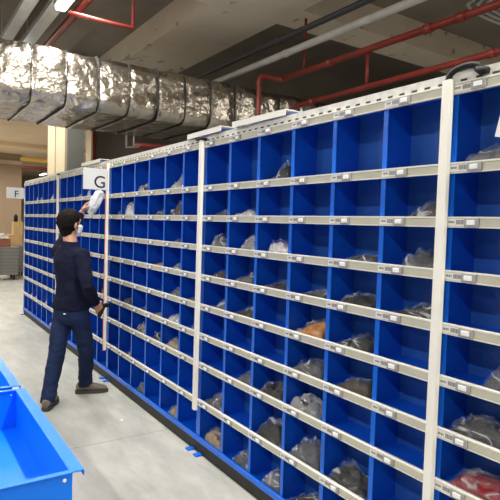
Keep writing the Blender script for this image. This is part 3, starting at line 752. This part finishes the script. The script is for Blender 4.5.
# ------------------------------------------------------------------ the man
def build_man():
    man = thing('person', 'man in navy sweater and jeans reaching up to the rack with a bag', 'person', (-.5, 4.65, 0))
    O = V((-.5, 4.65, 0))
    def put(name, bm, m, vox=.008, sm=5, disp=None, parent=None):
        for v in bm.verts: v.co -= O
        return remeshed(name, bm, m, parent or man, vox, sm, .5, disp)
    def raw(name, bm, m, parent=None, smooth=True):
        for v in bm.verts: v.co -= O
        return obj(name, bm, m, parent or man, smooth)
    S = V((.34, -.94, 0)).normalized(); F = V((.94, .34, 0)).normalized(); Z = V((0, 0, 1))
    Sp = V((.5, -.866, 0)); Fp = V((.866, .5, 0))
    # joints
    shR, elR, wrR = V((-.425, 4.465, 1.27)), V((-.415, 4.345, 1.03)), V((-.285, 4.525, .855))
    shL, elL, wrL = V((-.535, 4.785, 1.29)), V((-.394, 4.972, 1.455)), V((-.285, 5.0, 1.635))
    hdR = (V((-.235, 4.56, .79))-wrR).normalized(); hdL = (V((-.235, 5.01, 1.72))-wrL).normalized()
    neck = V((-.473, 4.635, 1.345)); hc = V((-.478, 4.668, 1.535))
    Fh = V((.90, .43, .06)).normalized(); Sh = Fh.cross(Z).normalized(); Uh = Sh.cross(Fh).normalized()
    hip = V((-.47, 4.61, .86))
    lkn, lan = V((-.60, 4.57, .42)), V((-.672, 4.515, .10))
    rkn, ran = V((-.335, 4.60, .42)), V((-.292, 4.775, .105))
    lhp, rhp = hip-Sp*.085+V((0, 0, -.06)), hip+Sp*.085+V((0, 0, -.06))

    def hand(bm, w, d, palm, thumb, curl, tc=.5):
        """palm, four jointed fingers and a thumb; d = pointing direction, palm = direction the palm faces"""
        d = d.normalized(); a = d.cross(palm).normalized(); palm = a.cross(d).normalized()
        if a.dot(thumb) < 0: a = -a                                     # a points to the thumb side
        loft(bm, [(w-d*.03, a*.027, palm*.021), (w, a*.028, palm*.019), (w+d*.03, a*.038, palm*.017), (w+d*.065, a*.043, palm*.015), (w+d*.088, a*.041, palm*.012)], 16)
        for k, (o, L, r) in enumerate(((.030, .072, .0086), (.010, .080, .0088), (-.010, .075, .0085), (-.029, .060, .0076))):
            p = w+d*.075+a*o; an = .10; pts = [p]; dirv = d
            for seg, sc_ in enumerate((.15, .45, .30, .25)):
                an += (0, curl*.8, curl, curl*.8)[seg]
                dirv = d*math.cos(an)+palm*math.sin(an)+a*o*1.2
                pts.append(pts[-1]+dirv.normalized()*L*sc_)
            tube(bm, pts, [r, r*1.02, r*.98, r*.92, r*.72], 10)
        p = w+d*.022+a*.026
        t1 = (d*.55+a*.75+palm*.35).normalized(); t2 = (d*.80+a*.25+palm*tc).normalized(); t3 = (d*.8-a*.15+palm*tc*1.4).normalized()
        q1 = p+t1*.034; q2 = q1+t2*.032; q3 = q2+t3*.024
        tube(bm, [p-t1*.012, q1, q2, q3], [.013, .0115, .0105, .0078], 10)

    # --- body: head, neck, trunk, arms, hands and legs as one surface
    bm = bmesh.new()
    R3 = Matrix((Sh, Fh, Uh)).transposed().to_4x4()
    ball(bm, hc+Uh*.020-Fh*.008, (.074, .092, .096), 28, R3)
    ball(bm, hc-Uh*.035+Fh*.022, (.061, .072, .085), 24, R3)
    ball(bm, hc-Uh*.092+Fh*.050, (.034, .034, .026), 16, R3)              # chin
    tube(bm, [hc+Fh*.086+Uh*.022, hc+Fh*.100-Uh*.012, hc+Fh*.110-Uh*.026], [.009, .012, .013], 10)   # nose
    for sg in (-1, 1):
        ball(bm, hc+Sh*sg*.078-Fh*.004-Uh*.010, (.010, .021, .032), 14, R3)       # ears
        ball(bm, hc+Sh*sg*.032+Fh*.080+Uh*.030, (.024, .014, .008), 12, R3)       # brows
    ball(bm, hc+Fh*.088-Uh*.062, (.022, .012, .008), 12, R3)               # mouth
    loft(bm, [(neck-Z*.05, S*.066, F*.062), (neck+Z*.01, S*.058, F*.058), (hc-Uh*.085-Fh*.010, Sh*.054, Fh*.058), (hc-Uh*.03-Fh*.012, Sh*.05, Fh*.06)], 20)
    loft(bm, [(hip-Z*.10, Sp*.14, Fp*.09), (hip+Z*.02, Sp*.14, Fp*.09), (V((-.468, 4.605, 1.05)), S*.135, F*.09), (V((-.478, 4.622, 1.22)), S*.15, F*.09), (V((-.478, 4.628, 1.29)), S*.14, F*.07), (neck-Z*.02, S*.06, F*.055)], 20)
    for sh, el, wr, hd in ((shR, elR, wrR, hdR), (shL, elL, wrL, hdL)):
        tube(bm, [sh+(hc*0+V((-.478, 4.625, 1.27))-sh)*.3, sh, sh.lerp(el, .5), el, el.lerp(wr, .35), wr, wr+hd*.02], [.045, .043, .040, .034, .035, .026, .025], 14)
    hand(bm, wrR, hdR, V((-.2, .6, .1)) - S*.5, Z, .62, .6)
    hand(bm, wrL, hdL, V((.75, -.35, -.1)), V((-.3, -.8, .1)), .38, .6)
    for hp, kn, an in ((lhp, lkn, lan), (rhp, rkn, ran)):
        tube(bm, [hp+Z*.05, hp-Z*.05, kn, kn.lerp(an, .35), an, an-Z*.06], [.075, .075, .05, .05, .036, .036], 14)
    put('body', bm, 'skin', .0055, 3)

    # --- hair
    bm = bmesh.new()
    ball(bm, hc+Uh*.022-Fh*.022, (.086, .095, .108), 28, R3)
    ball(bm, hc+Uh*.052+Fh*.006, (.079, .083, .078), 24, R3)
    ball(bm, hc-Uh*.052-Fh*.040, (.064, .050, .068), 20, R3)
    for sg in (-1, 1): ball(bm, hc+Sh*sg*.071+Fh*.014-Uh*.004, (.012, .014, .040), 12, R3)
    put('hair', bm, 'hair', .006, 3, lambda c: .006*noise.noise(c*34)+.005*noise.noise(c*70))
    # --- eyes and face mask
    bm = bmesh.new()
    for sg in (-1, 1): ball(bm, hc+Sh*sg*.031+Fh*.079+Uh*.012, (.012, .010, .007), 12, R3)
    raw('eyes', bm, 'eye')
    bm = bmesh.new()
    n = 18
    loft(bm, [(hc+Fh*.052-Uh*.012, Sh*.066, Fh*.060), (hc+Fh*.062-Uh*.035, Sh*.066, Fh*.062), (hc+Fh*.056-Uh*.075, Sh*.058, Fh*.056), (hc+Fh*.045-Uh*.112, Sh*.042, Fh*.048)], n)
    for sg in (-1, 1):
        tube(bm, [hc+Sh*sg*.062+Fh*.05-Uh*.03, hc+Sh*sg*.078+Fh*.012-Uh*.01, hc+Sh*sg*.086-Fh*.010+Uh*.008, hc+Sh*sg*.080-Fh*.014-Uh*.03, hc+Sh*sg*.060+Fh*.035-Uh*.08], .0042, 8)
    put('face_mask', bm, 'mask', .005, 2)

    # --- sweater
    bm = bmesh.new()
    loft(bm, [(hip-Z*.055, Sp*.172, Fp*.128), (hip-Z*.02, Sp*.178, Fp*.132), (V((-.465, 4.60, .95)), S*.165, F*.118), (V((-.466, 4.605, 1.05)), S*.166, F*.115),
              (V((-.474, 4.615, 1.15)), S*.178, F*.122), (V((-.478, 4.622, 1.22)), S*.186, F*.122), (V((-.479, 4.627, 1.275)), S*.178, F*.105), (V((-.478, 4.63, 1.318)), S*.135, F*.084), (V((-.475, 4.633, 1.35)), S*.078, F*.072), (V((-.473, 4.635, 1.385)), S*.067, F*.065)], 30)
    c = V((-.478, 4.625, 1.27))
    for sh, el, wr in ((shR, elR, wrR), (shL, elL, wrL)):
        tube(bm, [sh.lerp(c, .45), sh, sh.lerp(el, .35), sh.lerp(el, .7), el, el.lerp(wr, .3), el.lerp(wr, .65), el.lerp(wr, .93), el.lerp(wr, .97)], [.072, .070, .064, .059, .053, .053, .048, .038, .040], 18)
    def folds(co):
        return .007*noise.noise(V((co.x*9, co.y*9, co.z*15)))+.004*noise.noise(co*26)
    put('sweater', bm, 'sweater', .0085, 4, folds)

    # --- jeans
    bm = bmesh.new()
    loft(bm, [(hip-Z*.0, Sp*.158, Fp*.112), (hip-Z*.06, Sp*.168, Fp*.122), (hip-Z*.13, Sp*.168, Fp*.122), (hip-Z*.18, Sp*.14, Fp*.095)], 28)
    for hp, kn, an in ((lhp, lkn, lan), (rhp, rkn, ran)):
        tube(bm, [hp+Z*.02, hp-Z*.05, hp.lerp(kn, .45), kn, kn.lerp(an, .35), kn.lerp(an, .75), an-Z*.01, an-Z*.045], [.086, .090, .081, .069, .067, .061, .061, .064], 20)
    def jf(co):
        k = 1.6 if co.z < .2 or abs(co.z-.42) < .08 else .8
        return k*(.006*noise.noise(V((co.x*8, co.y*8, co.z*22)))+.003*noise.noise(co*30))
    put('jeans', bm, 'jeans', .0085, 3, jf)
    # small white tag at the back waist
    t = hip-Fp*.130+Sp*.055-Z*.075
    bm = bmesh.new(); ball(bm, t, (.008, .014, .004), 10, Matrix((Fp, Sp, Z)).transposed().to_4x4()); raw('belt_tag', bm, 'mask')
    # wrist strap
    bm = bmesh.new(); p = wrR-hdR*.012
    tube(bm, [p-hdR*.011, p+hdR*.011], [.034, .034], 20); w_ = raw('wrist_strap', bm, 'dark')
    bm = bmesh.new(); ball(bm, p+V((-.02, -.028, .004)), (.013, .013, .010), 12); x = raw('watch_face', bm, 'mask', w_)

    # --- shoes
    for an, yaw_, pitch_ in ((lan, math.radians(30), .10), (ran, math.radians(106), 0)):
        d = V((math.sin(yaw_), math.cos(yaw_), 0)); sd = V((d.y, -d.x, 0))
        h0 = V((an.x, an.y, 0))-d*.055
        bm = bmesh.new()
        def sec(t, hw, h): return (h0+d*t+Z*(.018+h/2), sd*hw, Z*(h/2))
        loft(bm, [sec(-.022, .022, .06), sec(-.008, .034, .082), (h0+d*.03+Z*.072, sd*.040, Z*.054), (h0+d*.075+Z*.070, sd*.041, Z*.052), sec(.12, .044, .078), sec(.165, .047, .062), sec(.205, .046, .052), sec(.235, .036, .042), sec(.252, .018, .028)], 18)
        tube(bm, [an-Z*.06, an-Z*.025], [.046, .043], 16)
        sh_ = put('shoe', bm, 'shoe', .006, 4)
        bm = bmesh.new()
        out = [(-.030, .016), (-.015, .033), (.03, .040), (.09, .040), (.14, .046), (.19, .050), (.225, .043), (.25, .027), (.262, .008)]
        ring = [h0+d*t+sd*w2 for t, w2 in out]+[h0+d*t-sd*w2 for t, w2 in out[::-1]]
        lo = [bm.verts.new(V((v.x, v.y, .0005))) for v in ring]; hi = [bm.verts.new(V((v.x, v.y, .028))) for v in ring]
        k = len(ring)
        for i in range(k): bm.faces.new((lo[i], lo[(i+1) % k], hi[(i+1) % k], hi[i]))
        bm.faces.new(lo[::-1]); bm.faces.new(hi); bmesh.ops.recalc_face_normals(bm, faces=bm.faces)
        raw('sole', bm, 'sole', sh_, smooth=False)

    # --- white plastic bag in the raised hand
    bm = bmesh.new()
    bmesh.ops.create_icosphere(bm, subdivisions=4, radius=1)
    for v in bm.verts:
        q = V([math.copysign(abs(c_)**.7, c_) for c_ in v.co])
        n1 = noise.noise(v.co*1.4+V((3, 8, 1))); n2 = 1-2*abs(noise.noise(V((v.co.x*2.2, v.co.y*2.2, v.co.z*1.3))+V((1, 4, 9)))); n3 = noise.noise(v.co*5)
        k = .92+.18*n1+.12*n2+.07*n3
        v.co = V((q.x*.045*k, q.y*.064*k*(1-.25*q.z), q.z*.125*(.94+.14*n1+.06*n2)))
    b_ = obj('plastic_bag', bm, 'white_bag', smooth=False, loc=(-.170, 4.952, 1.742))
    ax = V((.40, -.27, .87)).normalized(); b_.rotation_euler = V((0, 0, 1)).rotation_difference(ax).to_euler()
    tag(b_, 'crumpled white plastic bag held up in the man\'s raised hand', 'bag')
    # --- dark handheld scanner in the lowered hand
    sc_ = thing('barcode_scanner', 'dark handheld scanner gripped in the man\'s lowered hand', 'scanner', wrR+hdR*.10+V((.012, .012, -.01)))
    bm = bmesh.new(); tube(bm, [(-.03, -.035, -.03), (.0, .0, 0), (.025, .03, .03)], [(.017, .020), (.018, .021), (.018, .021)], 14); obj('grip', bm, 'dark', sc_, True)
    bm = B((-.045, .05, -.026, .026, 0, .034), bev=.008)
    for v in bm.verts: v.co = Matrix.Rotation(.5, 3, 'Z') @ v.co + V((.04, .035, .030))
    obj('scan_head', bm, 'dark', sc_)
build_man()


# ------------------------------------------------------------------ world, camera, view
w = bpy.data.worlds.new('hall'); bpy.context.scene.world = w; w.use_nodes = True
w.node_tree.nodes['Background'].inputs['Color'].default_value = (1, .9, .75, 1)
w.node_tree.nodes['Background'].inputs['Strength'].default_value = .1

yaw, pitch, roll = .5880, -.0477, .0318
fw = V((math.sin(yaw)*math.cos(pitch), math.cos(yaw)*math.cos(pitch), math.sin(pitch)))
r0 = V((math.cos(yaw), -math.sin(yaw), 0)); u0 = r0.cross(fw)
rt = r0*math.cos(roll)+u0*math.sin(roll); up = u0*math.cos(roll)-r0*math.sin(roll)
cd = bpy.data.cameras.new('camera'); cd.sensor_width = 36; cd.lens = 530/500*36; cd.clip_start = .05; cd.clip_end = 200
co = bpy.data.objects.new('camera', cd); C.objects.link(co)
co.matrix_world = Matrix(((rt.x, up.x, -fw.x, -1.7152), (rt.y, up.y, -fw.y, 0), (rt.z, up.z, -fw.z, 1.5777), (0, 0, 0, 1)))
sc = bpy.context.scene; sc.camera = co
vs = sc.view_settings; vs.view_transform = 'Standard'; vs.look = 'None'; vs.gamma = 1; vs.use_curve_mapping = False
vs.exposure = 0.1
